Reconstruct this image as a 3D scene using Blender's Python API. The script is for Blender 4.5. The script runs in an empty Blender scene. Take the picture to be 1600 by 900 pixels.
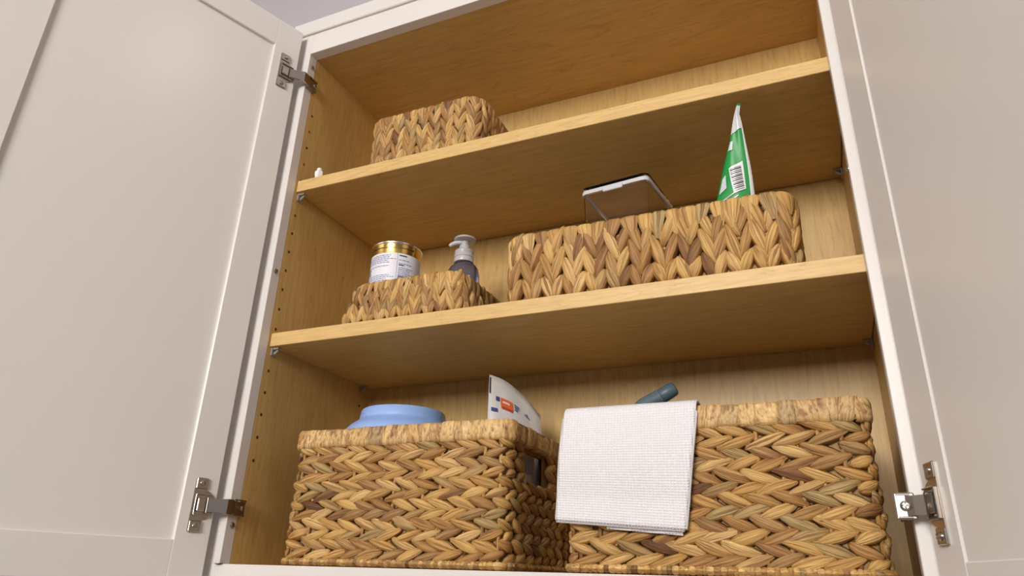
import bpy, math, random
from mathutils import Vector, Matrix
R = random.Random(7)
scene = bpy.context.scene
col = scene.collection
PI = math.pi

# ------------------------------------------------------------------ camera
cam_d = bpy.data.cameras.new('camera'); cam = bpy.data.objects.new('camera', cam_d); col.objects.link(cam)
cam_d.sensor_width = 36.0; cam_d.lens = 36.0*1090.1/1600; cam_d.clip_start = .01
RM = ((0.9158292, 0.13024893, 0.37985799), (0.40046124, -0.36641371, -0.83986415), (0.02979377, 0.92129051, -0.38773203))
M = Matrix(RM).to_4x4(); M.translation = Vector((0.7595, -0.7601, -0.0103)); cam.matrix_world = M
scene.camera = cam

# ------------------------------------------------------------------ light
w = bpy.data.worlds.new('world'); scene.world = w; w.use_nodes = True
bg = w.node_tree.nodes['Background']; bg.inputs[0].default_value = (1.0, .955, .93, 1); bg.inputs[1].default_value = .11
def area(name, loc, target, sx, sy, power, color):
    d = bpy.data.lights.new(name, 'AREA'); d.shape = 'RECTANGLE'; d.size = sx; d.size_y = sy; d.energy = power; d.color = color
    o = bpy.data.objects.new(name, d); col.objects.link(o); o.location = loc
    o.rotation_euler = (Vector(target)-Vector(loc)).to_track_quat('-Z', 'Y').to_euler(); return o
# the room's unseen light behind the camera, of unknown kind (front faces are the brightest) and the ceiling lamp that shines in the left door
area('room_light_offscreen', (.40, -3.25, .95), (.4, .1, .35), 1.1, .8, 92, (1.0, .955, .90))
area('ceiling_lamp_offscreen', (.74, -.25, 1.315), (.74, -.25, 0), .10, .10, 1.0, (1.0, .95, .89))
scene.view_settings.view_transform = 'Standard'; scene.view_settings.look = 'None'
scene.view_settings.gamma = 1; scene.view_settings.use_curve_mapping = False
scene.view_settings.exposure = 0.0

# ------------------------------------------------------------------ materials
def mat(name, color, rough=.5, metal=0, **kw):
    m = bpy.data.materials.new(name); m.use_nodes = True
    b = m.node_tree.nodes['Principled BSDF']
    b.inputs['Base Color'].default_value = (*color, 1); b.inputs['Roughness'].default_value = rough; b.inputs['Metallic'].default_value = metal
    for k, v in kw.items(): b.inputs[k.replace('_', ' ')].default_value = v
    return m
def N(m, t): return m.node_tree.nodes.new(t)
def L(m, a, b): m.node_tree.links.new(a, b)
def noise_bump(m, scale, strength, dist=.001, detail=3):
    n = N(m, 'ShaderNodeTexNoise'); n.inputs['Scale'].default_value = scale; n.inputs['Detail'].default_value = detail
    tc = N(m, 'ShaderNodeTexCoord'); L(m, tc.outputs['Object'], n.inputs['Vector'])
    b = N(m, 'ShaderNodeBump'); b.inputs['Strength'].default_value = strength; b.inputs['Distance'].default_value = dist
    L(m, n.outputs['Fac'], b.inputs['Height']); L(m, b.outputs['Normal'], m.node_tree.nodes['Principled BSDF'].inputs['Normal'])
def ramp(m, stops, interp='LINEAR'):
    r = N(m, 'ShaderNodeValToRGB'); r.color_ramp.interpolation = interp
    e = r.color_ramp.elements
    while len(e) < len(stops): e.new(.5)
    for i, (p, c) in enumerate(stops): e[i].position = p; e[i].color = (*c, 1)
    return r
def wood(name, sc, base, rough=.42):
    m = mat(name, base, rough); bs = m.node_tree.nodes['Principled BSDF']
    tc = N(m, 'ShaderNodeTexCoord'); mp = N(m, 'ShaderNodeMapping'); mp.inputs['Scale'].default_value = sc
    L(m, tc.outputs['Object'], mp.inputs['Vector'])
    n1 = N(m, 'ShaderNodeTexNoise'); n1.inputs['Scale'].default_value = 3.0; n1.inputs['Detail'].default_value = 6; n1.inputs['Distortion'].default_value = .8
    n2 = N(m, 'ShaderNodeTexNoise'); n2.inputs['Scale'].default_value = 14; n2.inputs['Detail'].default_value = 3
    for n in (n1, n2): L(m, mp.outputs[0], n.inputs['Vector'])
    d = tuple(c*k for c, k in zip(base, (.86, .80, .70))); l = tuple(min(1, c*k) for c, k in zip(base, (1.05, 1.06, 1.1)))
    # thin contour lines, as plain-sawn maple shows
    mul = N(m, 'ShaderNodeMath'); mul.operation = 'MULTIPLY'; mul.inputs[1].default_value = 9; L(m, n1.outputs['Fac'], mul.inputs[0])
    fr = N(m, 'ShaderNodeMath'); fr.operation = 'FRACT'; L(m, mul.outputs[0], fr.inputs[0])
    r = ramp(m, [(0, d), (.12, base), (.75, l), (1, base)]); L(m, fr.outputs[0], r.inputs[0])
    mx = N(m, 'ShaderNodeMix'); mx.data_type = 'RGBA'; mx.blend_type = 'MULTIPLY'; mx.inputs[0].default_value = .5
    r2 = ramp(m, [(.35, (.84, .8, .74)), (.62, (1.06, 1.06, 1.06))]); L(m, n2.outputs['Fac'], r2.inputs[0])
    L(m, r.outputs[0], mx.inputs[6]); L(m, r2.outputs[0], mx.inputs[7]); L(m, mx.outputs[2], bs.inputs['Base Color'])
    return m
MAPLE = (.60, .395, .14)
m_wood_x = wood('maple_grain_across', (1.2, 9, 9), MAPLE)
m_wood_z = wood('maple_grain_upright', (11, 11, 1.1), MAPLE)
m_edge = wood('maple_edge_band', (2, 20, 20), (.64, .43, .165), .45)
m_white = mat('white_paint', (.74, .705, .68), .32); noise_bump(m_white, 260, .06, .0006)
m_wall = mat('wall_paint', (.88, .85, .89), .9); noise_bump(m_wall, 120, .15, .001)
m_floor = mat('floor_tile', (.30, .25, .20), .5)
m_nickel = mat('nickel', (.44, .40, .36), .28, 1.0); noise_bump(m_nickel, 30, .05)
m_nickel_dk = mat('dark_steel', (.22, .2, .18), .35, 1.0)
m_clearpin = mat('clear_pin', (.75, .7, .62), .2, 0, Transmission_Weight=.6)
m_whiteplastic = mat('white_plastic', (.85, .82, .76), .35)
def leaf_material(name, bright=1.0, stops=None):
    m = mat(name, (.45, .27, .1), .55); bs = m.node_tree.nodes['Principled BSDF']
    oi = N(m, 'ShaderNodeObjectInfo'); ge = N(m, 'ShaderNodeNewGeometry')
    ad = N(m, 'ShaderNodeMath'); L(m, oi.outputs['Random'], ad.inputs[0]); L(m, ge.outputs['Random Per Island'], ad.inputs[1])
    fr = N(m, 'ShaderNodeMath'); fr.operation = 'FRACT'; L(m, ad.outputs[0], fr.inputs[0])
    k = bright
    st = stops or [(0, (.52, .30, .09)), (.18, (.62, .40, .14)), (.34, (.40, .21, .06)), (.50, (.68, .46, .19)), (.62, (.54, .32, .10)), (.70, (.36, .19, .06)),
                   (.80, (.47, .31, .12)), (.87, (.40, .29, .12)), (.93, (.34, .18, .06)), (.965, (.15, .065, .02)), (1, (.50, .30, .10))]
    r = ramp(m, [(p, tuple(min(1, c*k) for c in cc)) for p, cc in st]); L(m, fr.outputs[0], r.inputs[0])
    uv = N(m, 'ShaderNodeUVMap'); cmb = N(m, 'ShaderNodeVectorMath'); cmb.operation = 'MULTIPLY_ADD'
    cmb.inputs[1].default_value = (1.3, 7, 1); L(m, uv.outputs[0], cmb.inputs[0])
    off = N(m, 'ShaderNodeCombineXYZ'); ml = N(m, 'ShaderNodeMath'); ml.operation = 'MULTIPLY'; ml.inputs[1].default_value = 91; L(m, fr.outputs[0], ml.inputs[0])
    L(m, ml.outputs[0], off.inputs[0]); L(m, ml.outputs[0], off.inputs[2]); L(m, off.outputs[0], cmb.inputs[2])
    n = N(m, 'ShaderNodeTexNoise'); n.inputs['Scale'].default_value = 1.0; n.inputs['Detail'].default_value = 4; L(m, cmb.outputs[0], n.inputs['Vector'])
    r2 = ramp(m, [(.33, (.34, .25, .18)), (.44, (.84, .79, .72)), (.58, (1.05, 1.05, 1.05)), (.72, (1.25, 1.28, 1.35))]); L(m, n.outputs['Fac'], r2.inputs[0])
    mx = N(m, 'ShaderNodeMix'); mx.data_type = 'RGBA'; mx.blend_type = 'MULTIPLY'; mx.inputs[0].default_value = .85
    L(m, r.outputs[0], mx.inputs[6]); L(m, r2.outputs[0], mx.inputs[7])
    # broad brown blotches lengthwise
    n3 = N(m, 'ShaderNodeTexNoise'); n3.inputs['Scale'].default_value = .32; n3.inputs['Detail'].default_value = 2; L(m, cmb.outputs[0], n3.inputs['Vector'])
    r3 = ramp(m, [(.34, (.48, .33, .23)), (.50, (1, 1, 1))]); L(m, n3.outputs['Fac'], r3.inputs[0])
    mx2 = N(m, 'ShaderNodeMix'); mx2.data_type = 'RGBA'; mx2.blend_type = 'MULTIPLY'; mx2.inputs[0].default_value = .8
    L(m, mx.outputs[2], mx2.inputs[6]); L(m, r3.outputs[0], mx2.inputs[7]); L(m, mx2.outputs[2], bs.inputs['Base Color'])
    b = N(m, 'ShaderNodeBump'); b.inputs['Strength'].default_value = .9; b.inputs['Distance'].default_value = .002
    L(m, n.outputs['Fac'], b.inputs['Height']); L(m, b.outputs['Normal'], bs.inputs['Normal'])
    return m
m_leaf = leaf_material('water_hyacinth', 1.12)
m_rim = leaf_material('water_hyacinth_rim', 1.06, [(0, (.66, .45, .19)), (.3, (.62, .40, .16)), (.6, (.70, .49, .23)), (.8, (.58, .36, .14)), (.92, (.52, .37, .17)), (.97, (.34, .22, .11)), (1, (.64, .43, .18))])
m_core = mat('basket_core', (.36, .22, .085), .8); noise_bump(m_core, 300, .6, .002)
m_towel = mat('white_terry', (.80, .79, .82), .95)
def towel_nodes():
    m = m_towel; bs = m.node_tree.nodes['Principled BSDF']
    uv = N(m, 'ShaderNodeUVMap')
    out = []
    for d, s in (('X', 150), ('Y', 190)):
        wv = N(m, 'ShaderNodeTexWave'); wv.bands_direction = d; wv.inputs['Scale'].default_value = s*.015; wv.inputs['Distortion'].default_value = .8; wv.inputs['Detail Scale'].default_value = 3
        mp = N(m, 'ShaderNodeMapping'); mp.inputs['Scale'].default_value = (6.5, 6.5, 1); L(m, uv.outputs[0], mp.inputs[0]); L(m, mp.outputs[0], wv.inputs['Vector']); out.append(wv)
    a = N(m, 'ShaderNodeMath'); a.operation = 'MULTIPLY'; L(m, out[0].outputs['Fac'], a.inputs[0]); L(m, out[1].outputs['Fac'], a.inputs[1])
    b = N(m, 'ShaderNodeBump'); b.inputs['Strength'].default_value = .5; b.inputs['Distance'].default_value = .0018
    L(m, a.outputs[0], b.inputs['Height']); L(m, b.outputs['Normal'], bs.inputs['Normal'])
towel_nodes()
m_blue = mat('pale_blue_plastic', (.30, .47, .86), .32)
m_gold = mat('gold_tin', (.72, .48, .12), .2, 1.0)
m_tin = mat('silver_tin', (.72, .7, .68), .25, 1.0)
m_paper = mat('label_paper', (.80, .80, .88), .45)
m_ink = mat('blue_ink', (.06, .07, .30), .5)
m_ink_dk = mat('black_ink', (.02, .02, .03), .5)
m_inkgrey = mat('grey_ink', (.16, .17, .36), .5)
m_pump = mat('frosted_pump', (.80, .80, .84), .3, 0, Transmission_Weight=.45)
m_bottle = mat('dark_clear_bottle', (.20, .21, .30), .06, 0, Transmission_Weight=.75, IOR=1.35)
m_tube = mat('slate_tube', (.10, .16, .19), .38)
m_tubecap = mat('slate_cap', (.075, .125, .15), .42)
m_green = mat('green_film', (.008, .30, .055), .42)
m_film = mat('white_film', (.82, .82, .84), .22)
m_silver = mat('foil_grey', (.62, .64, .66), .3)
m_packet = mat('pack_film', (.74, .74, .73), .32); noise_bump(m_packet, 45, .35, .003)
m_orange = mat('orange_print', (.82, .16, .03), .4)
m_red = mat('red_print', (.55, .06, .04), .4)
m_acryl = mat('clear_plastic', (.97, .97, .98), .03, 0, Transmission_Weight=1.0, IOR=1.2)
m_seal = mat('clear_seal', (.90, .90, .94), .18, 0, Transmission_Weight=.35, IOR=1.25)

# ------------------------------------------------------------------ mesh helpers
class MB:
    def __init__(s): s.v = []; s.f = []; s.uv = []
    def add(s, vs, fs, uvs=None):
        b = len(s.v); s.v += [tuple(v) for v in vs]; s.f += [tuple(i+b for i in f) for f in fs]
        s.uv += list(uvs) if uvs else [(v[0], v[1]) for v in vs]
        return s
    def box(s, lo, hi, c=0.0):
        (x0, y0, z0), (x1, y1, z1) = lo, hi
        if c <= 0:
            vs = [(x, y, z) for z in (z0, z1) for y in (y0, y1) for x in (x0, x1)]
            return s.add(vs, [(0, 2, 3, 1), (4, 5, 7, 6), (0, 1, 5, 4), (1, 3, 7, 5), (3, 2, 6, 7), (2, 0, 4, 6)])
        # chamfered box
        X = (x0, x1); Y = (y0, y1); Z = (z0, z1); vs = []; idx = {}
        for i in (0, 1):
            for j in (0, 1):
                for k in (0, 1):
                    sx, sy, sz = (1-2*i)*c, (1-2*j)*c, (1-2*k)*c
                    for a, p in (('x', (X[i], Y[j]+sy, Z[k]+sz)), ('y', (X[i]+sx, Y[j], Z[k]+sz)), ('z', (X[i]+sx, Y[j]+sy, Z[k]))):
                        idx[i, j, k, a] = len(vs); vs.append(p)
        fs = []
        for i in (0, 1): fs.append([idx[i, j, k, 'x'] for j, k in ((0, 0), (1, 0), (1, 1), (0, 1))])
        for j in (0, 1): fs.append([idx[i, j, k, 'y'] for i, k in ((0, 0), (1, 0), (1, 1), (0, 1))])
        for k in (0, 1): fs.append([idx[i, j, k, 'z'] for i, j in ((0, 0), (1, 0), (1, 1), (0, 1))])
        for i in (0, 1):
            for j in (0, 1): fs.append([idx[i, j, 0, 'x'], idx[i, j, 1, 'x'], idx[i, j, 1, 'y'], idx[i, j, 0, 'y']])
            for k in (0, 1): fs.append([idx[i, 0, k, 'x'], idx[i, 1, k, 'x'], idx[i, 1, k, 'z'], idx[i, 0, k, 'z']])
        for j in (0, 1):
            for k in (0, 1): fs.append([idx[0, j, k, 'y'], idx[1, j, k, 'y'], idx[1, j, k, 'z'], idx[0, j, k, 'z']])
        for i in (0, 1):
            for j in (0, 1):
                for k in (0, 1): fs.append([idx[i, j, k, a] for a in 'xyz'])
        return s.add(vs, fs)
    def loft(s, rings, cap=True, close=True):
        n = len(rings[0]); vs = [p for r in rings for p in r]; fs = []; uvs = []
        for i, r in enumerate(rings):
            for j in range(n): uvs.append((i/max(1, len(rings)-1), j/n*2-1))
        for i in range(len(rings)-1):
            for j in range(n if close else n-1):
                a = i*n+j; b = i*n+(j+1) % n; fs.append((a, b, b+n, a+n))
        if cap: fs.append(tuple(range(n))[::-1]); fs.append(tuple(range((len(rings)-1)*n, len(rings)*n)))
        return s.add(vs, fs, uvs)
    def lathe(s, prof, seg=48, c=(0, 0, 0), cap=True):
        return s.loft([[(c[0]+r*math.cos(2*PI*j/seg), c[1]+r*math.sin(2*PI*j/seg), c[2]+z) for j in range(seg)] for r, z in prof], cap)
    def tube(s, pts, rad, seg=10):
        pts = [Vector(p) for p in pts]; rings = []
        for i, p in enumerate(pts):
            t = (pts[min(i+1, len(pts)-1)]-pts[max(i-1, 0)]).normalized()
            up = Vector((0, 0, 1)) if abs(t.z) < .9 else Vector((1, 0, 0))
            a = t.cross(up).normalized(); b = t.cross(a)
            r = rad[i] if isinstance(rad, (list, tuple)) else rad
            rings.append([tuple(p+a*r*math.cos(2*PI*j/seg)+b*r*math.sin(2*PI*j/seg)) for j in range(seg)])
        return s.loft(rings)
    def prism(s, poly, fn, t0, t1):
        n = len(poly); vs = [fn(a, b, t0) for a, b in poly]+[fn(a, b, t1) for a, b in poly]
        fs = [tuple(range(n))[::-1], tuple(range(n, 2*n))]+[(i, (i+1) % n, (i+1) % n+n, i+n) for i in range(n)]
        return s.add(vs, fs)
    def mesh(s, name, smooth=False):
        me = bpy.data.meshes.new(name); me.from_pydata(s.v, [], s.f); me.update()
        uvl = me.uv_layers.new(name='UVMap')
        vi = [0]*len(me.loops); me.loops.foreach_get('vertex_index', vi)
        uvl.data.foreach_set('uv', [c for i in vi for c in s.uv[i]])
        import bmesh
        bm = bmesh.new(); bm.from_mesh(me); bmesh.ops.recalc_face_normals(bm, faces=bm.faces); bm.to_mesh(me); bm.free()
        if smooth: me.polygons.foreach_set('use_smooth', [True]*len(me.polygons))
        return me
    def build(s, name, m, parent=None, smooth=False, sharp=None):
        me = s.mesh(name, smooth)
        if smooth and sharp: me.set_sharp_from_angle(angle=math.radians(sharp))
        me.materials.append(m); return link(name, me, parent)
def link(name, data, parent=None):
    o = bpy.data.objects.new(name, data); col.objects.link(o)
    if parent: o.parent = parent
    return o
def tag(o, label=None, cat=None, group=None, kind=None):
    for k, v in (('label', label), ('category', cat), ('group', group), ('kind', kind)):
        if v: o[k] = v
    return o
def thing(name, label, cat, loc=(0, 0, 0), rz=0, group=None):
    o = link(name, None); o.location = loc; o.rotation_euler = (0, 0, rz); o.empty_display_size = .05
    return tag(o, label, cat, group)

# ------------------------------------------------------------------ the room
W, D = .84, .2933
Z1, Z2, T, ZC = .5833, .3107, .0212, .8615
tag(MB().box((-2.4, .312, -1.05), (3.0, .36, 1.325)).build('wall_back', m_wall), kind='structure')
tag(MB().box((-2.4, -3.4, 1.322), (3.0, .36, 1.38)).build('ceiling', m_wall), kind='structure')

tag(MB().box((-2.4, -3.4, -1.10), (3.0, .36, -1.05)).build('floor', m_floor), kind='structure')

# ------------------------------------------------------------------ the cabinet
cab = thing('wall_cabinet', 'white painted wall cabinet with open doors and maple interior shelves', 'cabinet', (0, 0, 0))
XR = .826
side_l = MB().box((-.016, .019, -.018), (0, D, ZC+.012)).build('side_panel', m_wood_z, cab)
side_r = MB().box((W, .019, -.018), (W+.016, D, ZC+.012)).build('side_panel', m_wood_z, cab)
MB().box((0, .019, ZC), (W, D, ZC+.012)).build('top_panel', m_wood_x, cab)
MB().box((0, .019, -.018), (W, D, 0)).build('bottom_panel', m_wood_x, cab)
MB().box((-.016, D, -.018), (W+.016, D+.008, ZC+.012)).build('back_panel', m_wood_z, cab)
MB().box((-.042, 0, -.042), (0, .019, .905), .0008).build('stile', m_white, cab)
MB().box((XR, 0, -.042), (XR+.056, .019, .905), .0008).build('stile', m_white, cab)
MB().box((0, .0002, ZC-.0012), (XR, .019, .905), .0006).build('rail', m_white, cab)
MB().box((0, .0002, -.042), (XR, .019, 0), .0006).build('rail', m_white, cab)
MB().box((-.042, .019, -.042), (-.0165, .311, .905)).build('outer_side', m_white, cab)
MB().box((W+.0165, .019, -.042), (W+.042, .311, .905)).build('outer_side', m_white, cab)
MB().box((-.046, -.0045, .9056), (W+.046, .311, .936), .0015).build('top_trim', m_white, cab)
for z in (Z1, Z2):
    s = MB().box((.0012, .024, z), (W-.0012, D-.002, z+T), .0005).build('shelf', m_wood_x, cab)
    MB().box((.0012, .0218, z), (W-.0012, .024, z+T), .0006).build('edge_band', m_edge, s)
# shelf pin holes, two columns up the left wall (and the right one)
spots = []
for k in range(19):
    z = .140+.03355*k
    if abs(z-(Z1-.006)) < .018 or abs(z-(Z2-.006)) < .018 or Z1 < z < Z1+T or Z2 < z < Z2+T: continue
    spots += [(.0305, z), (.266, z)]
def drill(panel, x, into):
    cut = MB()
    for y, z in spots:
        cut.loft([[(x+into*d, y+.0026*math.cos(2*PI*q/12), z+.0026*math.sin(2*PI*q/12)) for q in range(12)] for d in (-.004, .0115)])
    c = cut.build('drill', m_wood_z); b = panel.modifiers.new('drill', 'BOOLEAN'); b.operation = 'DIFFERENCE'; b.object = c; b.solver = 'EXACT'
    bpy.context.view_layer.update()
    me = bpy.data.meshes.new_from_object(panel.evaluated_get(bpy.context.evaluated_depsgraph_get()))
    panel.modifiers.clear(); panel.data = me; bpy.data.objects.remove(c)
drill(side_l, 0, -1); drill(side_r, W, 1)
# each hole has its own lining: a cup sunk in the panel
cup_me = MB().loft([[(.0026*math.cos(2*PI*q/12), .0026*math.sin(2*PI*q/12), d) for q in range(12)] for d in (-.0112, 0)], cap=False)
cup_me.add([(.0026*math.cos(2*PI*q/12), .0026*math.sin(2*PI*q/12), -.0112) for q in range(12)], [tuple(range(12))])
hole = cup_me.mesh('pin_hole'); hole.materials.append(m_wood_z)
for y, z in spots:
    for x, ry in ((0, PI/2), (W, -PI/2)):
        o = link('pin_hole', hole, cab); o.location = (x, y, z); o.rotation_euler = (0, ry, 0)
# clear shelf pins
pin = MB().box((0, -.006, -.013), (.003, .006, 0), .0008); pin.box((.003, -.005, -.0035), (.013, .005, 0), .0006); pin.tube([(.003, 0, -.009), (.010, 0, -.0035)], .0016, 8)
pin_me = pin.mesh('shelf_pin'); pin_me.materials.append(m_clearpin)
for z in (Z1, Z2):
    for y in (.0325, .266):
        for x, rz in ((0, 0), (W, PI)):
            o = link('shelf_pin', pin_me, cab); o.location = (x, y, z); o.rotation_euler = (0, 0, rz)
# screws in the stile
def screw(p, axis, r, parent, m=m_nickel):
    mb = MB().lathe([(r, 0), (r, r*.25), (r*.72, r*.5), (.0003, r*.55)], 16)
    o = mb.build('screw', m, parent, True, 40); o.location = p; o.rotation_euler = Vector(axis).to_track_quat('Z', 'Y').to_euler()
    sl = MB(); g = r*.15; q_ = r*.62     # four raised quarters leave a cross groove between them
    for sx_ in (-1, 1):
        for sy_ in (-1, 1):
            poly = [(sx_*g, sy_*g), (sx_*q_, sy_*g), (sx_*q_*.72, sy_*q_*.72), (sx_*g, sy_*q_)]
            sl.prism(poly, lambda a, b, t: (a, b, t), r*.45, r*.82)
    return o, sl
def stile_screw(p, axis):
    o, sl = screw(p, axis, .0042, cab)
    sl.build('screw_head', m_nickel, o)
for z, y in ((.836, .0098), (.432, .0085), (.0497, .0112)): stile_screw((-.0004, y, z), (1, 0, 0))
for z, y in ((.836, .0098), (.432, .0085)): stile_screw((XR+.0004, y, z), (-1, 0, 0))

def door(H, th, sign, z0, z1, width, sw, pz0, pz1, pouter, rec, gap):
    """H hinge edge, th opening angle; local s runs to the free edge, inner face towards the opening"""
    d = Vector((sign*math.cos(th), -math.sin(th), 0)); n = Vector((sign*math.sin(th), math.cos(th)*1.0, 0))
    if sign < 0: n = Vector((-math.sin(th), math.cos(th), 0))
    P = lambda s, z, o: tuple(Vector((H[0], H[1], 0))+d*s+n*o+Vector((0, 0, z)))
    def slab(s0, s1, a, b, o0, o1, c):
        mb = MB().box((s0, a, o0), (s1, b, o1), c); mb.v = [P(v[0], v[1], v[2]) for v in mb.v]; return mb
    th_ = .020
    pan = slab(sw+gap, pouter+.006, pz0-.006, pz1+.006, -th_+.004, -rec, 0)
    bk = slab(sw-.006, pouter+.006, pz0-.006, pz1+.006, -th_+.001, -th_+.004, 0); pan.add(bk.v, bk.f)
    pan = pan.build('door', m_white, cab)
    slab(0, sw, z0, z1, -th_, 0, .0013).build('stile', m_white, pan)
    slab(pouter, width, z0, z1, -th_, 0, .0013).build('stile', m_white, pan)
    slab(sw-.0014, pouter+.0014, z0, pz0, -th_, -.0001, .0013).build('rail', m_white, pan)
    slab(sw-.0014, pouter+.0014, pz1, z1, -th_, -.0001, .0013).build('rail', m_white, pan)
    return P, n, d, pan
def hinge(P, n, d, zc, sx, inward):
    """face frame hinge: cup plate on the door, arm over the stile edge, clip on the inside of the stile"""
    k = inward
    out = [(.033, -.034), (.033, .034), (.031, .035), (.018, .035), (.016, .033), (.016, .0205), (.0185, .019)]
    out += [(.0185-.0165*math.sin(a*PI/12), .019*math.cos(a*PI/12)) for a in range(1, 12)]
    out += [(.0185, -.019), (.016, -.0205), (.016, -.033), (.018, -.035), (.031, -.035)]
    h = MB().prism(out, lambda a, b, t: P(a, zc+b, t), 0, .0016).build('hinge', m_nickel, cab)
    def slab(name, s0, s1, a, b, o0, o1, c, m):
        mb = MB().box((s0, a, o0), (s1, b, o1), c); mb.v = [P(v[0], zc+v[1], v[2]) for v in mb.v]; return mb.build(name, m, h)
    for e in (-1, 1):
        slab('ear', .0165, .0325, e*.0275-.007, e*.0275+.007, .0012, .0034, .0008, m_nickel)
        o, sl = screw(P(.0245, zc+e*.0275, .0033), n, .0038, h); sl.build('screw_head', m_nickel, h); s2 = h.children[-1]; s2.location = o.location; s2.rotation_euler = o.rotation_euler
    slab('cup', .0055, .0295, -.0125, .0125, .0014, .0020, 0, m_nickel)
    slab('cup_wall', .0295, .0312, -.0135, .0135, .0014, .005, .0006, m_nickel)
    for e in (-1, 1): slab('cup_wall', .008, .030, e*.0132-.0008, e*.0132+.0008, .0014, .0048, .0004, m_nickel)
    slab('link_arm', .016, .0275, -.0085, .0085, .002, .0058, .001, m_nickel)
    slab('pin', .0125, .0150, -.0105, .0105, .002, .006, .0008, m_nickel_dk)
    # arm bending over the stile edge
    zz = Vector((0, 0, 1))
    pts = [Vector(P(.013, zc, .004)), Vector(P(.002, zc, .010)), Vector((sx+k*.0075, -.0115, zc)), Vector((sx+k*.0065, -.001, zc)), Vector((sx+k*.006, .003, zc))]
    mb = MB(); rings = []
    for i, p in enumerate(pts):
        t = (pts[min(i+1, 4)]-pts[max(i-1, 0)]).normalized(); a = t.cross(zz).normalized()*.0013
        hw = (.0085, .0085, .0095, .0098, .0098)[i]
        rings.append([tuple(p+a-zz*hw), tuple(p+a+zz*hw), tuple(p-a+zz*hw), tuple(p-a-zz*hw)])
    mb.loft(rings).build('arm', m_nickel, h)
    x0, x1 = sorted((sx, sx+k*.0065))
    MB().box((x0, -.0012, zc-.0112), (x1, .0235, zc+.0112), .0012).build('clip', m_nickel, h)
    x0, x1 = sorted((sx+k*.0065, sx+k*.0085))
    for e in (-1, 1): MB().box((x0-.0005, .000, zc+e*.0098-.0013), (x1, .0225, zc+e*.0098+.0013), .0005).build('clip_flange', m_nickel, h)
    MB().lathe([(.0052, 0), (.0052, .0007)], 20).build('cam_disc', m_nickel, h)
    o = h.children[-1]; o.location = (sx+k*.0064, .0095, zc); o.rotation_euler = (0, k*PI/2, 0)
    o, sl = screw((sx+k*.0066, .0175, zc), (k, 0, 0), .0036, h); sl.build('screw_head', m_nickel, h); s2 = h.children[-1]; s2.location = o.location; s2.rotation_euler = o.rotation_euler
    if k < 0:
        MB().box((sx-.0145, -.0145, zc-.0118), (sx+.0025, -.0118, zc+.0118), .0012).build('clip_face', m_nickel, h)
        MB().lathe([(.0062, 0), (.0062, .0007)], 24).build('cam_disc', m_nickel, h); o = h.children[-1]; o.location = (sx-.006, -.0144, zc); o.rotation_euler = (PI/2, 0, 0)
        o, sl = screw((sx-.006, -.0149, zc), (0, -1, 0), .0045, h); sl.build('screw_head', m_nickel, h); s2 = h.children[-1]; s2.location = o.location; s2.rotation_euler = o.rotation_euler
        for e in (-1, 1): MB().box((sx-.0125, -.0152, zc+e*.0100-.0007), (sx-.001, -.0140, zc+e*.0100+.0007), .0003).build('clip_rib', m_nickel_dk, h)
    return h
PL = door((-.0105, -.0145), math.radians(109), 1, -.022, .8985, .425, .0475, .0275, .843, .3555, .0055, -.006)
PR = door((.8365, -.013), math.radians(107), -1, -.034, .8885, .425, .0515, .0155, .833, .3575, .0018, .0012)
hinge(*PL[:3], .0722, 0.0, 1); hinge(*PL[:3], .7975, 0.0, 1)
hinge(*PR[:3], .0635, XR, -1); hinge(*PR[:3], .79, XR, -1)

# ------------------------------------------------------------------ baskets
def leaf_mesh(L_, w_, t_, bend, asym, name, m):
    nr = 5; mb = MB(); sec = [(-1, 0), (-.62, .8), (.05, 1.0), (.62, .75), (1, 0)]; rings = []; vs = []; uv = []
    us = [.09, .28, .5, .72, .91]
    vs.append((-L_/2, 0, -t_*.35)); uv.append((0, 0))
    for u in us:
        ww = (math.sin(PI*min(1, max(0, u**asym)))**.62)*w_/2; hh = (.35+.65*math.sin(PI*u))*t_
        for a, b in sec:
            vs.append((L_*(u-.5), a*ww+bend*math.sin(PI*u), b*hh-t_*.35)); uv.append((u, a))
    vs.append((L_/2, 0, -t_*.35)); uv.append((1, 0))
    fs = [(0, 1+(j+1) % 5, 1+j) for j in range(5)]
    for i in range(4):
        for j in range(5):
            a = 1+i*5+j; b = 1+i*5+(j+1) % 5; fs.append((a, b, b+5, a+5))
    e = len(vs)-1; fs += [(e, 1+20+j, 1+20+(j+1) % 5) for j in range(5)]
    mb.add(vs, fs, uv); return mb
class Path:
    """rounded rectangle walked front, right, back, left"""
    def __init__(s, w, d, r):
        s.w, s.d, s.r = w, d, r; q = r*PI/2
        s.seg = [w-2*r, q, d-2*r, q, w-2*r, q, d-2*r, q]; s.len = sum(s.seg)
    def at(s, t):
        t %= s.len; w, d, r = s.w, s.d, s.r
        st = [((-w/2+r, 0), 0), None, ((w/2, r), PI/2), None, ((w/2-r, d), PI), None, ((-w/2, d-r), 1.5*PI), None]
        ce = {1: (w/2-r, r), 3: (w/2-r, d-r), 5: (-w/2+r, d-r), 7: (-w/2+r, r)}
        for i, l in enumerate(s.seg):
            if t <= l or i == 7:
                if i % 2 == 0:
                    (x, y), a = st[i]; return Vector((x+math.cos(a)*t, y+math.sin(a)*t, 0)), a
                a = (i-1)/2*PI/2+t/r; c = ce[i]
                return Vector((c[0]+r*math.sin(a), c[1]-r*math.cos(a), 0)), a
            t -= l
def frame(path, t, z, out, lean=0):
    p, a = path.at(t); T_ = Vector((math.cos(a), math.sin(a), 0)); Nn = Vector((math.sin(a), -math.cos(a), 0))
    return p+Nn*out+Vector((0, 0, z)), T_, Nn, a
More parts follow.
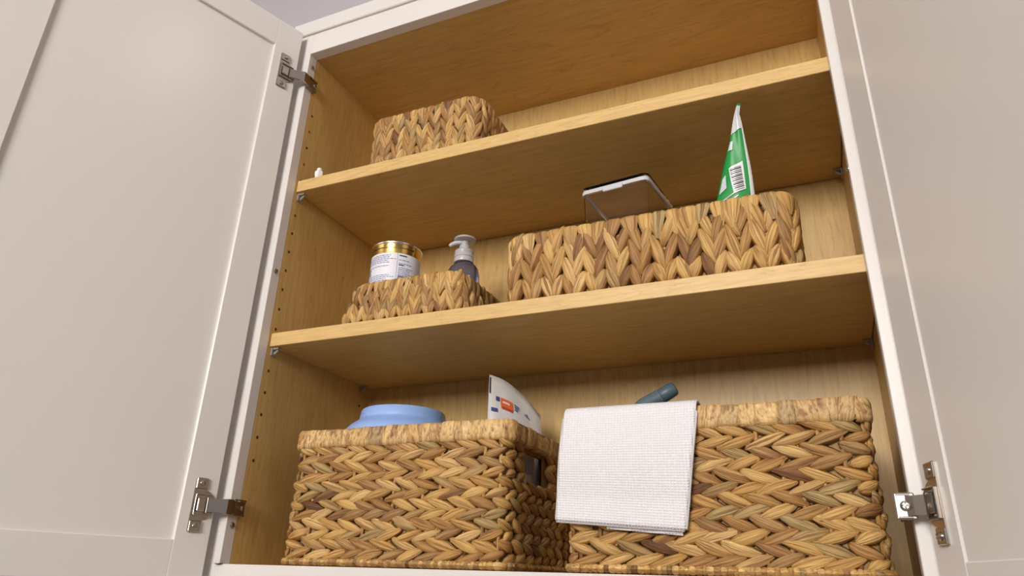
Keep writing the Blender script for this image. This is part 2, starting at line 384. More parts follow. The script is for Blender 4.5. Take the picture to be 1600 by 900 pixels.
def leaf_matrix(p, T_, Nn, ang, tip, roll):
    Z = Vector((0, 0, 1)); m = Matrix((T_, Z, Nn)).transposed()
    return Matrix.Translation(p) @ (m @ Matrix.Rotation(ang, 3, 'Z') @ Matrix.Rotation(tip, 3, 'Y') @ Matrix.Rotation(roll, 3, 'X')).to_4x4()
def shaped(pt, taper, H):
    """lean of the walls: (left, right) shift of the top relative to the bottom"""
    return pt
def basket_body(root, path, H, hole=None, bottom=True, inset=.004, top=None):
    mb = MB(); n = 72; zs = [0.002+(H-.004)*k/14 for k in range(15)]; pts = []
    for z in zs:
        for j in range(n):
            p, _, Nn, _ = frame(path, path.len*j/n, z, -inset); pts.append(tuple(p))
    pin_ = []
    for z in zs:
        for j in range(n):
            p, _, Nn, _ = frame(path, path.len*j/n, z, -inset-.005); pin_.append(tuple(p))
    o = len(pts); fs = []
    for k in range(14):
        for j in range(n):
            t = path.len*(j+.5)/n; z = (zs[k]+zs[k+1])/2
            if hole and hole[0] < t < hole[1] and hole[2] < z < hole[3]: continue
            a, b = k*n+j, k*n+(j+1) % n
            fs.append((a, b, b+n, a+n)); fs.append((o+a, o+a+n, o+b+n, o+b))
    if bottom:
        fs.append(tuple(range(n))[::-1]); fs.append(tuple(range(o, o+n)))
    top_ = 14*n
    for j in range(n):
        a, b = top_+j, top_+(j+1) % n; fs.append((a, b, o+b, o+a))
    mb.add(pts+pin_, fs); return mb.build('body', m_core, root, True, 50)
def place_strand(name, variants, mtx, root, visible, hidden):
    i = R.randrange(len(variants))
    if visible:
        o = link(name, variants[i][1], root); o.matrix_local = mtx
    else:
        mb = variants[i][0]; hidden.add([tuple(mtx @ Vector(v)) for v in mb.v], mb.f, mb.uv)
def variants(L_, w_, t_, m, n=7):
    out = []
    for k in range(n):
        mb = leaf_mesh(L_*R.uniform(.94, 1.1), w_*R.uniform(.9, 1.12), t_*R.uniform(.9, 1.15), w_*R.uniform(-.10, .10), R.uniform(.85, 1.15), 'strand', m)
        me = mb.mesh('strand', True); me.materials.append(m); out.append((mb, me))
    return out
def rim_wraps(root, path, H, rh, rt, pitch):
    """band of flat leaf wrapped round the top edge, each wrap a piece"""
    rim = MB(); n = 60
    rings = []
    for j in range(n+1):
        p, T_, Nn, a = frame(path, path.len*j/n, H-rh/2, 0)
        rings.append([tuple(p+Nn*(rt*.42*x)+Vector((0, 0, rh*.42*z))) for x, z in ((-1, -1), (1, -1), (1, 1), (-1, 1))])
    rim.loft(rings, cap=False); ro = rim.build('rim', m_core, root)
    sec = [(math.copysign(abs(math.cos(q))**.45, math.cos(q)), math.copysign(abs(math.sin(q))**.45, math.sin(q))) for q in [2*PI*(i+.5)/10 for i in range(10)]]
    t = 0; cnt = 0; hid = MB()
    while t < path.len-.003:
        l = min(pitch*R.uniform(.7, 1.5), path.len-t); tilt = R.uniform(-.003, .003); g = R.uniform(-.0006, .0009); mb = MB(); rings = []
        for u, sc in ((-.06, .90), (.10, 1.0), (.5, 1.04), (.9, 1.0), (1.06, .90)):
            r_ = []
            for x, z in sec:
                p, T_, Nn, a = frame(path, t+l*u+tilt*z, H-rh/2, 0)
                r_.append(tuple(p+Nn*((rt/2+g)*x*sc)+Vector((0, 0, (rh/2+g)*z*(sc*.5+.5)))))
            rings.append(r_)
        mb.loft(rings, cap=False)
        mid, _, Nn, _ = frame(path, t+l/2, 0, 0)
        # u/v of a wrap: fibres run round the band
        mb.uv = [(v, u*1.2) for u, v in mb.uv]
        if Nn.y < .3 and Nn.x > -.9 or R.random() < .0: mb.build('rim_wrap', m_rim, ro, True)
        else: hid.add(mb.v, mb.f, mb.uv)
        t += l
    tag(hid.build('rim_wraps', m_rim, ro, True), kind='stuff')
def base_cord(root, path, r):
    mb = MB(); t = 0; seg = 8
    while t < path.len:
        l = R.uniform(.004, .0075); rings = []
        for u, sc in ((0, .82), (.25, 1.0), (.75, 1.0), (1, .82)):
            p, T_, Nn, a = frame(path, t+l*u, r+.0005, .0035)
            rings.append([tuple(p+Nn*(r*sc*math.cos(2*PI*i/seg))+Vector((0, 0, r*sc*math.sin(2*PI*i/seg)))) for i in range(seg)])
        mb.loft(rings, cap=False); t += l
    tag(mb.build('base_cord', m_leaf, root, True), kind='stuff')
def big_basket(label, x0, x1, y0, depth, H, seed, hole=None):
    R.seed(seed)
    root = thing('storage_basket', label, 'basket', ((x0+x1)/2, y0, 0.0004))
    t_out = .008
    path = Path(x1-x0-2*t_out, depth-2*t_out, .014)
    path_off = t_out
    # everything is laid out with the front wall at local y = t_out
    at0 = path.at
    path.at = lambda t: (at0(t)[0]+Vector((0, path_off, 0)), at0(t)[1])
    rh = .0265
    basket_body(root, path, H-.004, hole)
    va = variants(.0470, .0158, .0074, m_leaf)
    hidden = MB(); n = round(path.len/.0285); p = path.len/n; rows = 12; zb = .0085; rp = (H-rh-zb+.004)/rows
    for k in range(rows):
        up = (rows-1-k) % 2 == 0     # upper arm of the chevron
        zc = zb+rp*(k+.5)
        for i in range(n):
            t = p*(i+(.0 if up else .42)+R.uniform(-.10, .10)+.13*math.sin(k*2.3))
            if hole and hole[0]-.006 < t % path.len < hole[1]+.006 and hole[2]-.002 < zc < hole[3]+.002: continue
            pos, T_, Nn, a = frame(path, t, zc+R.uniform(-.0009, .0009), .0012+R.uniform(-.0007, .001))
            ang = (-1 if up else 1)*math.radians(R.uniform(15, 23))
            turn = abs(math.sin((frame(path, t+.016, 0, 0)[3]-frame(path, t-.016, 0, 0)[3])/2))
            mt = leaf_matrix(pos-Nn*.002*turn, T_, Nn, ang, math.radians(R.uniform(2, 8)), (1 if up else -1)*math.radians(R.uniform(0, 14))) @ Matrix.Diagonal((1-.55*turn, 1, 1, 1))
            place_strand('strand', va, mt, root, Nn.y < .3 and Nn.x > -.8, hidden)
    tag(hidden.build('strand_rows', m_leaf, root, True), kind='stuff')
    # upright stakes that show between the braids
    st = MB()
    for i in range(round(path.len/.022)):
        t = .022*i+R.uniform(-.004, .004)
        if hole and hole[0]-.002 < t < hole[1]+.002: continue
        a, T_, Nn, _ = frame(path, t, .004, -.0012); b = frame(path, t, H-rh*.6, -.0012)[0]
        st.tube([a, b], .0024, 6)
    tag(st.build('stakes', m_leaf, root, True), kind='stuff')
    rim_wraps(root, path, H, rh, .017, .0165)
    base_cord(root, path, .0050)
    return root
big_basket('tall woven basket with wrapped rim holding blue lid and white pouch', .064, .405, .032, .243, .1795, 11, (.366, .440, .104, .150))
big_basket('tall woven basket with wrapped rim and white towel over its edge', .472, .810, .030, .240, .1785, 12)

def plait_basket(label, x0, x1, y0, depth, H, zb, seed, pitch, ll, lw, vis_rows, flare=(0, 0)):
    """low basket whose braids stand upright, folded over the top edge"""
    R.seed(seed); t_out = lw*.42
    root = thing('storage_basket', label, 'basket', ((x0+x1)/2, y0, zb+.0003))
    path = Path(x1-x0-2*t_out, depth-2*t_out, min(.022, lw*1.7)); at0 = path.at
    path.at = lambda t: (at0(t)[0]+Vector((0, t_out, 0)), at0(t)[1])
    def fl(v):
        k = v[2]/H; w2 = (x1-x0)/2
        return (v[0]+(flare[0]*max(0, -v[0]/w2)+flare[1]*max(0, v[0]/w2))*k, v[1], v[2])
    b = basket_body(root, path, H-.006)
    for v in b.data.vertices: v.co = fl(v.co)
    va = variants(ll, lw, lw*.50, m_leaf); hidden = MB()
    n = round(path.len/pitch); p = path.len/n; vp = (H-.004)/vis_rows
    hold = []
    for i in range(n):
        for side in (-1, 1):
            z = H-ll*.43-R.uniform(0, .22)*ll+(.06*ll if side > 0 else 0); k = 6; last = False
            while not last:
                if z < ll*.34: z = ll*.34; last = True
                k -= 1
                t = p*(i+.5)+side*pitch*.245
                pos, T_, Nn, a = frame(path, t+R.uniform(-.0008, .0008), z, .001+.0004*k+R.uniform(-.0006, .001))
                ang = -PI/2-side*math.radians(R.uniform(15, 25))
                sc = 1.0 if z > ll*.47 else max(.7, z/(ll*.5))
                mt = leaf_matrix(Vector(fl(pos)), T_, Nn, ang, math.radians(R.uniform(-3, 6)), math.radians(R.uniform(-14, 14))) @ Matrix.Diagonal((sc, 1, 1, 1))
                place_strand('strand', va, mt, root, Nn.y < .3 and Nn.x > -.8, hidden)
                z -= ll*R.uniform(.48, .60)
    # folds over the top edge: short leaves bent over the rim
    fr_ = lw*.42; t = 0; fold_hid = MB()
    while t < path.len-.002:
        l = lw*R.uniform(.8, 1.25); mb = MB(); rings = []; drop = R.uniform(1.2, 2.0)*lw; g = R.uniform(-.0008, .0008); sl = R.uniform(-.3, .3)*l
        prof = [(fr_-.002+g, -drop-fr_, .25), (fr_+.0004+g, -drop*.5-fr_, .75), (fr_+.0008+g, -fr_*.9, 1), (fr_*.72+g, -fr_*.24, 1), (0, g*.5, 1), (-fr_*.8, -fr_*.4, 1), (-fr_*.9, -fr_*1.8, .9)]
        for o_, z_, ws in prof:
            r_ = []
            for q, bul in ((-.54, -.0016), (-.36, .0004), (0, .0007), (.36, .0004), (.54, -.0016)):
                f_ = sl*max(0, -z_-fr_)/max(drop, .001)
                pos, T_, Nn, a = frame(path, t+l*.5+l*q*ws+f_, H+z_, 0)
                nn = (Nn*o_+Vector((0, 0, z_+fr_))).normalized() if z_ > -fr_*1.1 else Nn*(1 if o_ > 0 else -1)
                r_.append(fl(pos+Nn*o_+nn*bul))
            rings.append(r_)
        mb.loft(rings, cap=False, close=False); mb.uv = [(u, v) for u, v in mb.uv]
        _, _, Nn, _ = frame(path, t+l/2, 0, 0)
        if Nn.y < .3 and Nn.x > -.8:
            o = mb.build('rim_fold', m_leaf, root, True); 
        else: fold_hid.add(mb.v, mb.f, mb.uv)
        t += l
    rc = MB(); rings = []
    for j in range(61):
        pos, T_, Nn, a = frame(path, path.len*j/60, H-fr_, 0)
        rings.append([fl(pos+Nn*(fr_*.8*math.cos(2*PI*q/8))+Vector((0, 0, fr_*.8*math.sin(2*PI*q/8)))) for q in range(8)])
    rc.loft(rings, cap=False).build('rim_core', m_core, root)
    for k in range(3):
        wf = MB(); zz = H*(.22+.27*k); rings = []
        for j in range(61):
            pos, T_, Nn, a = frame(path, path.len*j/60, zz, -.001)
            rings.append([fl(pos+Nn*(.0026*math.cos(2*PI*q/6))+Vector((0, 0, .0032*math.sin(2*PI*q/6)))) for q in range(6)])
        wf.loft(rings, cap=False).build('weft', m_rim, root, True)
    tag(hidden.build('strand_rows', m_leaf, root, True), kind='stuff')
    tag(fold_hid.build('rim_folds', m_leaf, root, True), kind='stuff')
    return root
S1, S2 = Z1+T, Z2+T
plait_basket('long low braided basket holding clear box and green bag', .382, .768, .036, .19, .1065, S2, 21, .0305, .057, .0178, 3)
plait_basket('small low braided basket holding gold rimmed tin and pump bottle', .100, .330, .036, .165, .0685, S2, 22, .0215, .041, .0138, 2, (.036, -.012))
plait_basket('small braided basket alone on the top shelf', .124, .335, .034, .16, .0985, S1, 23, .0225, .043, .0140, 4)

# ------------------------------------------------------------------ white towel over the right basket
def towel():
    root = thing('hand_towel', 'white ribbed hand towel draped over woven basket rim', 'towel', (.55, .030, .0))
    R.seed(3); prof = []
    top = .1835
    for i in range(9): prof.append((.036, .095+(top-.012-.095)*i/8))
    for i in range(1, 9):
        a = PI*i/9; prof.append((.0165+.0195*math.cos(a), top-.010+.011*math.sin(a)))
    zend = .052
    for i in range(26):
        k = i/25; prof.append((-.003-.0045*math.sin(PI*min(1, k*1.3))-.002*k, top-.012+(zend-top+.012)*k))
    nu = 40; mb = MB(); vs = []; uv = []; L_ = 0; lens = [0]
    for i in range(1, len(prof)): L_ += math.dist(prof[i], prof[i-1]); lens.append(L_)
    for i, (y, z) in enumerate(prof):
        k = max(0, (i-16)/(len(prof)-17))
        xa = .4785-.55-.0085*k; xb = .6345-.55-.020*k**1.1
        for j in range(nu+1):
            u = j/nu; x = xa+(xb-xa)*u
            wy = k*(.0012*math.sin(u*5+1)+.0006*math.sin(u*13+k*3)) if i > 16 else 0
            zz = z+(.0035*(u-.5) if i > 8 and i < 20 else 0)*0-(.010*k*u-.003*k) 
            if i <= 16: zz = z
            vs.append((x, y-wy, zz)); uv.append((x*6.2, lens[i]*6.2))
    m_ = nu+1; fs = [(i*m_+j, i*m_+j+1, (i+1)*m_+j+1, (i+1)*m_+j) for i in range(len(prof)-1) for j in range(nu)]
    mb.add(vs, fs, uv); o = mb.build('cloth', m_towel, root, True)
    s = o.modifiers.new('thickness', 'SOLIDIFY'); s.thickness = .0032; s.offset = 1
    # stitched hem: scalloped cord round the front edges
    def cord(path_pts, name):
        c = MB(); pts = [Vector(p) for p in path_pts]; t = []
        for a, b in zip(pts, pts[1:]):
            n = max(2, int((b-a).length/.0011)); t += [a.lerp(b, q/n) for q in range(n)]
        rad = [.0019+.0004*(q % 2) for q in range(len(t))]
        c.tube(t, rad, 6).build(name, m_towel, root, True)
    n_ = len(prof)-1
    cord([vs[n_*m_+j] for j in range(m_)], 'hem')
    cord([vs[i*m_] for i in range(17, n_+1)], 'hem'); cord([vs[i*m_+nu] for i in range(17, n_+1)], 'hem')
    # second layer of the folded towel peeping out below
    vs2 = []; 
    for i in range(16):
        k = i/15
        for j in range(21):
            u = .42+.56*j/20; b = Vector(vs[n_*m_+min(nu, int(u*nu))]); vs2.append((b.x, b.y+.0045, b.z+.05-.0535*k-.002*u))
    mb = MB().add(vs2, [(i*21+j, i*21+j+1, (i+1)*21+j+1, (i+1)*21+j) for i in range(15) for j in range(20)], [(v[0]*6.2, v[2]*6.2) for v in vs2])
    o = mb.build('under_layer', m_towel, root, True); s = o.modifiers.new('thickness', 'SOLIDIFY'); s.thickness = .002; s.offset = 1
towel()

# ------------------------------------------------------------------ things in the left basket
def blue_container():
    root = thing('storage_tub', 'pale blue plastic tub with round stepped lid beside white pouch', 'tub', (.176, .143, .0075))
    b = MB().lathe([(.062, 0), (.068, .003), (.080, .163), (.080, .167)], 56).build('tub_body', m_blue, root, True, 40)
    l = MB().lathe([(.0835, .166), (.0855, .170), (.0855, .178), (.0835, .184), (.079, .189), (.0725, .194), (.068, .197), (.0665, .199), (.0660, .200)], 64)
    l.build('lid', m_blue, root, True, 35)
    MB().lathe([(.0660, .1985), (.0657, .201), (.064, .2125), (.0625, .2145), (.056, .2155), (.001, .2158)], 64).build('lid_top', m_blue, root, True, 40)
blue_container()

def pillow(outline, fn, thick, nx=18, ny=22, ripple=.0, seed=1, pw=.5):
    """soft pouch from an outline: outline(k)->(a0,a1) span at height k in 0..1"""
    mb = MB(); rr = random.Random(seed); vs = []; uv = []
    for sgn in (1, -1):
        for i in range(ny+1):
            k = i/ny; a0, a1, z0, z1 = outline(k)
            for j in range(nx+1):
                u = j/nx; a = a0+(a1-a0)*u; z = z0+(z1-z0)*u
                edge = (max(0, 4*u*(1-u))**pw)*thick(k)
                wob = ripple*(math.sin(9*u+5*k*3+seed)+.6*math.sin(17*k+7*u))*(4*u*(1-u))
                vs.append(fn(a, z, sgn*edge*.5+wob)); uv.append((u, k))
    n = (nx+1)*(ny+1); m_ = nx+1; fs = []
    for b, fl in ((0, False), (n, True)):
        for i in range(ny):
            for j in range(nx):
                q = (b+i*m_+j, b+i*m_+j+1, b+(i+1)*m_+j+1, b+(i+1)*m_+j); fs.append(q[::-1] if fl else q)
    for i in range(ny): fs.append((i*m_, (i+1)*m_, n+(i+1)*m_, n+i*m_)); fs.append((i*m_+nx, n+i*m_+nx, n+(i+1)*m_+nx, (i+1)*m_+nx))
    for j in range(nx): fs.append((j, n+j, n+j+1, j+1)); fs.append((ny*m_+j, ny*m_+j+1, n+ny*m_+j+1, n+ny*m_+j))
    return mb.add(vs, fs, uv)
def white_pouch():
    root = thing('wipes_pouch', 'white film pouch with orange print standing beside blue tub', 'pouch', (.330, .12, .008))
    # plane runs back into the cabinet; a = depth, z = height, t = towards the right
    fn = lambda a, z, t: (.0522*a/.1+t*.853, .0853*a/.1-t*.522, z+.012*math.sin(PI*min(1, max(0, a/.096)))*z/.25)
    def outline(k):
        zt0, zt1 = .2568, .209                  # height of front and back top corners
        return (.0, .094+.004*math.sin(PI*k), zt0*k, zt1*k)
    mb = pillow(outline, fn, lambda k: .030*math.sin(PI*min(1, .12+.88*k))**.8*(1-.75*k**6)+.001, ripple=.0012, seed=4)
    mb.build('film', m_packet, root, True)
    def surf(u, k, o=.0012):
        a0, a1, z0, z1 = outline(k); th = .030*math.sin(PI*min(1, .12+.88*k))**.8*(1-.75*k**6)+.001
        e = (4*u*(1-u))**.5*th; wob = .0012*(math.sin(9*u+15*k+4)+.6*math.sin(17*k+7*u))*(4*u*(1-u))
        return fn(a0+(a1-a0)*u, z0+(z1-z0)*u, e*.5+wob+o)
    def patch(name, u0, u1, k0, k1, m, o=.0012, nn=6, skew=0):
        vs = [surf(u0+(u1-u0)*i/nn+skew*(j/nn), k0+(k1-k0)*j/nn, o) for j in range(nn+1) for i in range(nn+1)]
        MB().add(vs, [(j*(nn+1)+i, j*(nn+1)+i+1, (j+1)*(nn+1)+i+1, (j+1)*(nn+1)+i) for j in range(nn) for i in range(nn)]).build(name, m, root, True)
    patch('logo_panel', .19, .40, .835, .885, m_orange); patch('logo_band', .20, .39, .823, .837, m_red, .0013)
    patch('logo_stroke', .22, .34, .857, .868, m_film, .0016)
    patch('logo_mark', .11, .17, .86, .885, m_ink)
    for q in range(3): patch('print_line', .43, .53-.02*q, .875-.014*q, .883-.014*q, m_ink, .0014, 3)
    for q in range(3): patch('print_line', .63+.035*q, .65+.035*q, .865, .875+.012*(q % 2), m_ink, .0014, 2)
    patch('print_line', .03, .13, .795, .815, m_ink, .0014, 3)
    patch('edge_strip', .004, .022, .895, .985, m_ink_dk, .0010, 4)
white_pouch()
def packet():
    root = thing('small_packet', 'blue and clear packet showing through the basket handle hole', 'packet', (.3815, .132, .0075))
    fn = lambda a, z, t: (t, a, z)
    pillow(lambda k: (-.032, .040, .158*k, .158*k), fn, lambda k: .010*math.sin(PI*min(1, .1+.9*k))+.001, seed=8, ripple=.0006).build('film', m_silver, root, True)
    MB().box((.0054, -.027, .100), (.0061, -.012, .146)).build('blue_band', m_ink, root)
    for q in range(4): MB().box((.0054, -.006+q*.007, .118), (.0061, -.003+q*.007, .138)).build('print_line', m_inkgrey, root)
packet()
def cream_tube():
    root = thing('cream_tube', 'slate blue squeeze tube sticking up behind white towel', 'tube', (.5645, .13, .0075))
    o = Vector((.5645, .13, .0075))
    # stands in the basket, bent over so that its cap points up to the right
    pts = [Vector(p) for p in ((.507, .125, .009), (.509, .125, .06), (.512, .126, .12), (.520, .128, .165), (.534, .131, .192), (.552, .135, .2075), (.5705, .139, .2185))]
    wid = (.021, .021, .0205, .019, .0165, .0135, .0105); hei = (.0012, .004, .008, .0098, .0108, .0108, .0102); rings = []
    for i, p in enumerate(pts):
        t = (pts[min(i+1, 6)]-pts[max(i-1, 0)]).normalized(); sd = Vector((0, 1, 0)); sd = (sd-t*sd.dot(t)).normalized(); up = sd.cross(t)
        rings.append([tuple(p-o+sd*wid[i]*math.cos(2*PI*j/24)+up*hei[i]*math.sin(2*PI*j/24)) for j in range(24)])
    MB().loft(rings).build('tube_body', m_tube, root, True, 50)
    ax = (pts[6]-pts[5]).normalized(); sd = Vector((0, 1, 0)); sd = (sd-ax*sd.dot(ax)).normalized(); up = sd.cross(ax); rings = []
    for u, r in ((0, .0090), (.04, .0098), (.5, .0100), (.85, .0095), (.97, .0083), (1, .006)):
        c = pts[6]+ax*(.0235*u+.0008)-o; rings.append([tuple(c+sd*r*math.cos(2*PI*j/24)+up*r*math.sin(2*PI*j/24)) for j in range(24)])
    MB().loft(rings).build('cap', m_tubecap, root, True, 50)
    rings = []
    for u in (0, 1):
        c = pts[6]+ax*(.0012*u-.001)-o; rings.append([tuple(c+sd*.0102*math.cos(2*PI*j/24)+up*.0102*math.sin(2*PI*j/24)) for j in range(24)])
    MB().loft(rings).build('cap_seam', m_silver, root, True, 50)
cream_tube()

# ------------------------------------------------------------------ things on the middle shelf
def tin():
    r = .0405; root = thing('tin_can', 'gold rimmed tin can with printed white label in small basket', 'can', (.1545, .112, S2+.0068))
    H = .1475
    MB().lathe([(r-.001, 0), (r, .0015), (r, .004), (r-.0008, .006), (r-.0008, H-.026), (r-.0008, H-.006), (r, H-.003), (r, H)], 64).build('can_body', m_gold, root, True, 50)
    MB().lathe([(r+.0002, H-.0032), (r+.0012, H-.002), (r+.0012, H), (r-.001, H+.0008), (r-.003, H-.003), (.001, H-.0035)], 64).build('can_rim', m_tin, root, True, 50)
    MB().loft([[((r-.0004)*math.cos(2*PI*j/64), (r-.0004)*math.sin(2*PI*j/64), z) for j in range(64)] for z in (.012, H-.0195)], cap=False).build('label', m_paper, root, True)
    rr = random.Random(5); ink = {'b': MB(), 'g': MB()}
    def dash(a0, a1, z, h, k):
        n = max(1, int((a1-a0)/.06)); vs = []
        for i in range(n+1):
            a = a0+(a1-a0)*i/n
            for zz in (z, z+h): vs.append(((r+.0001)*math.cos(a), (r+.0001)*math.sin(a), zz))
        ink[k].add(vs, [(2*i, 2*i+2, 2*i+3, 2*i+1) for i in range(n)])
    # text columns, angles measured round the can; the camera sees about -PI/2
    for c0, c1 in ((-2.75, -2.42), (-2.36, -.98), (-.86, -.15)):
        z = H-.0245
        while z > .02:
            head = rr.random() < .22; a = c0
            if head: dash(c0, c0+.25*rr.uniform(.7, 1.3), z, .0019, 'b'); z -= .0042; continue
            end = c1-rr.uniform(0, .35)
            if rr.random() < .15: z -= .003
            while a < end:
                l = rr.uniform(.05, .16); dash(a, min(a+l, end), z, .0010, 'g'); a += l+.03
            z -= .0031
    ink['b'].build('label_heading', m_ink, root); tag(ink['g'].build('label_text', m_inkgrey, root), kind='stuff')
    # dark panel seam of the label
    MB().loft([[((r-.0001)*math.cos(a), (r-.0001)*math.sin(a), z) for a in (-.93, -.92)] for z in (.012, H-.0195)], cap=False, close=False).build('label_seam', m_inkgrey, root)
    s = MB()
    a = -2.95
    while a < -.3:
        l = rr.uniform(.03, .09); n = 2
        s.add([((r-.0002)*math.cos(a+l*i/n), (r-.0002)*math.sin(a+l*i/n), zz) for i in range(n+1) for zz in (H-.011, H-.009)], [(2*i, 2*i+2, 2*i+3, 2*i+1) for i in range(n)]); a += l+.03
    tag(s.build('rim_print', m_nickel_dk, root), kind='stuff')
tin()
def pump_bottle():
    root = thing('pump_bottle', 'dark clear soap bottle with frosted pump in small basket', 'bottle', (.2655, .140, S2+.0068)); zs = .113
    root.scale = (1, 1, .935)
    prof = [(0, .9), (.004, 1), (.09, 1), (.104, .98), (.117, .90), (.124, .75), (.128, .55), (.130, .5)]; rings = []
    for z, k in prof:
        rings.append([(math.copysign(abs(math.cos(q))**.75, math.cos(q))*.0272*k, math.copysign(abs(math.sin(q))**.75, math.sin(q))*.019*k, z) for q in [2*PI*j/32 for j in range(32)]])
    MB().loft(rings).build('bottle_body', m_bottle, root, True, 60)
    MB().loft([[(.028*.93*math.copysign(abs(math.cos(q))**.75, math.cos(q)), -.0186*abs(math.sin(q))**.75-.0006, z) for q in [PI*(.12+.76*j/20) for j in range(21)]] for z in (.03, .098)], cap=False, close=False).build('label', m_silver, root, True)
    p = MB().lathe([(.0158, .1300), (.0162, .1315), (.0162, .1360), (.0154, .1368), (.0154, .1388), (.0162, .1396), (.0162, .1440), (.0154, .1450), (.0154, .1470), (.0160, .1480), (.0156, .1520), (.0125, .1545), (.0095, .1555), (.0085, .1630)], 32).build('collar', m_pump, root, True, 40)
    MB().lathe([(.0062, .1540), (.0062, .1705), (.0085, .1715)], 24).build('stem', m_pump, root, True, 40)
    MB().lathe([(.0150, .1725), (.0178, .1735), (.0180, .1755), (.0172, .1768), (.001, .1776)], 32).build('pump_head', m_pump, root, True, 40)
    MB().tube([(-.004, -.001, .1715), (-.014, -.004, .1705), (-.0215, -.006, .1675), (-.0245, -.007, .1645)], [.0052, .0045, .0036, .0028], 12).build('spout', m_pump, root, True, 50)
pump_bottle()
def clear_box():
    root = thing('clear_container', 'clear plastic container with lid standing in long basket', 'container', (.4815, .086, S2+.0070), math.radians(-7))
    w_, d_, h_ = .103, .118, .185; t = .0020
    mb = MB()
    def rr(w0, d0, x0, y0, r, n=5):
        out = []
        for cx, cy, a0 in ((x0+w0-r, y0+r, -PI/2), (x0+w0-r, y0+d0-r, 0), (x0+r, y0+d0-r, PI/2), (x0+r, y0+r, PI)):
            out += [(cx+r*math.cos(a0+PI/2*i/n), cy+r*math.sin(a0+PI/2*i/n)) for i in range(n+1)]
        return out
    ringf = lambda w0, d0, x0, y0, r, z: [(x, y, z) for x, y in rr(w0, d0, x0, y0, r)]
    o0 = ringf(w_-.012, d_-.012, .006, .006, .006, 0); o1 = ringf(w_-.004, d_-.004, .002, .002, .008, h_-.012)
    i1 = ringf(w_-.004-2*t, d_-.004-2*t, .002+t, .002+t, .0065, h_-.012); i0 = ringf(w_-.012-2*t, d_-.012-2*t, .006+t, .006+t, .0045, t)
    mb.loft([o0, o1, i1, i0]).build('box_body', m_acryl, root, True, 35)
    # lid: pale gasket band and clear plate
    MB().loft([ringf(w_-.001, d_-.001, .0005, .0005, .009, h_-.0118), ringf(w_, d_, 0, 0, .0095, h_-.010), ringf(w_, d_, 0, 0, .0095, h_-.0065), ringf(w_-.001, d_-.001, .0005, .0005, .009, h_-.006),
               ringf(w_-.008, d_-.008, .004, .004, .006, h_-.006), ringf(w_-.008, d_-.008, .004, .004, .006, h_-.0118), ringf(w_-.001, d_-.001, .0005, .0005, .009, h_-.0118)], cap=False).build('lid_band', m_seal, root, True, 30)
    MB().loft([ringf(w_-.002, d_-.002, .001, .001, .009, h_-.0058), ringf(w_, d_, 0, 0, .0095, h_-.0045), ringf(w_, d_, 0, 0, .0095, h_-.0015), ringf(w_-.004, d_-.004, .002, .002, .008, h_)]).build('lid_plate', m_acryl, root, True, 30)
    MB().box((.036, -.0028, h_-.0165), (.066, .0006, h_-.0085), .0009).build('latch', m_seal, root)
clear_box()
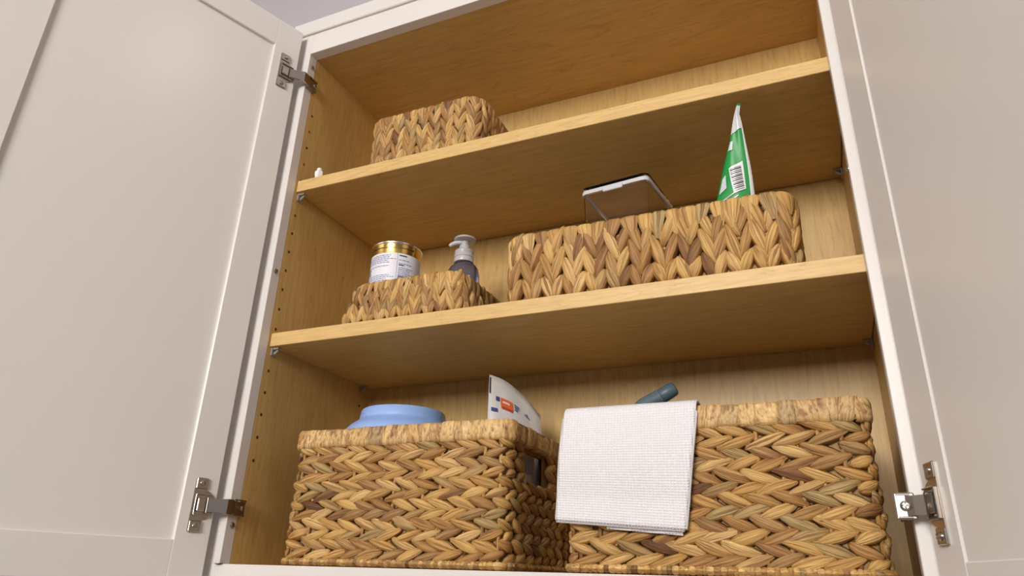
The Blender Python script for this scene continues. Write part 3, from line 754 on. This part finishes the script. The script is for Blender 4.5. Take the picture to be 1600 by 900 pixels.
def green_bag():
    root = thing('snack_bag', 'green and white film bag with barcode standing in long basket', 'bag', (.69, .062, S2+.0068))
    # base deep in the basket, the torn top leaning forward to the shelf above
    def outline(k):
        xl = [(-.055, 0), (-.040, .25), (-.019, .47), (-.004, .66), (.010, .82), (.0165, .92), (.0235, 1)]
        for (a, p), (b, q) in zip(xl, xl[1:]):
            if p <= k <= q: x0 = a+(b-a)*(k-p)/(q-p); break
        xr = .031-.006*max(0, (k-.62))/.38 if k < .93 else .0248+.0035*(k-.93)/.07
        return (x0, xr, .2335*k, .2335*k)
    fn = lambda a, z, t: (a, .040-.068*(z/.2335)-t, z)
    th = lambda k: .034*(1-k)**.8*min(1, .35+k*4)+.0012
    pillow(outline, fn, th, 16, 30, ripple=.0007, seed=2).build('film', m_green, root, True)
    def surf(u, k, o=.001):
        a0, a1, z0, z1 = outline(min(1, max(0, k))); e = (max(0, 4*u*(1-u))**.5)*th(k)
        wob = .0007*(math.sin(9*u+15*k+2)+.6*math.sin(17*k+7*u))*(4*u*(1-u))
        return fn(a0+(a1-a0)*u, z0, e*.5+wob+o)
    def patch(name, quad, m, o=.001, nn=6):
        (a, b, c, d) = [Vector(q) for q in quad]; vs = []
        for j in range(nn+1):
            for i in range(nn+1):
                p = (a*(1-i/nn)+b*(i/nn))*(1-j/nn)+(d*(1-i/nn)+c*(i/nn))*(j/nn); vs.append(surf(p.x, p.y, o))
        return MB().add(vs, [(j*(nn+1)+i, j*(nn+1)+i+1, (j+1)*(nn+1)+i+1, (j+1)*(nn+1)+i) for j in range(nn) for i in range(nn)]).build(name, m, root, True)
    patch('white_edge', ((.925, .02), (.995, .02), (.995, .90), (.88, .90)), m_film, .0011, 14)
    patch('torn_top', ((.04, .83), (.97, .86), (.97, .985), (.06, .985)), m_silver, .0011, 8)
    patch('round_logo', ((.08, .74), (.30, .74), (.26, .79), (.12, .79)), m_silver, .0013, 5)
    lab = patch('barcode_label', ((.50, .495), (.80, .515), (.74, .67), (.26, .64)), m_film, .0013, 8)
    for i in range(13):
        k = (i+.4)/13.5; wd = (.30, .55, .4, .7)[i % 4]/13.5
        f = lambda q, e: (.50+(.26-.50)*q+.03+e*(.24+.14*q), .503+(.640-.503)*q+.012*e)
        p0, p1, p2, p3 = f(k, 0), f(k, 1), f(k+wd, 1), f(k+wd, 0)
        patch('bar', (p0, p1, p2, p3), m_ink_dk, .0017, 3)
    patch('text_panel', ((.08, .51), (.27, .535), (.18, .61), (.09, .595)), m_silver, .0013, 4)
    for i in range(3): patch('print_line', ((.08+.02*i, .40+.028*i), (.60, .45+.028*i), (.60, .457+.028*i), (.08+.02*i, .407+.028*i)), m_silver, .0013, 5)
green_bag()

# ------------------------------------------------------------------ small white peg on the top shelf
pg = thing('plastic_peg', 'tiny white plastic peg standing on the top shelf edge', 'peg', (.0385, .0285, S1))
MB().lathe([(.0048, 0), (.0062, .0015), (.0072, .006), (.0072, .012), (.0055, .0145)], 6).build('peg_body', m_whiteplastic, pg)
MB().lathe([(.0035, .0145), (.0045, .016), (.0045, .019), (.0028, .0205)], 12).build('peg_head', m_whiteplastic, pg, True, 40)
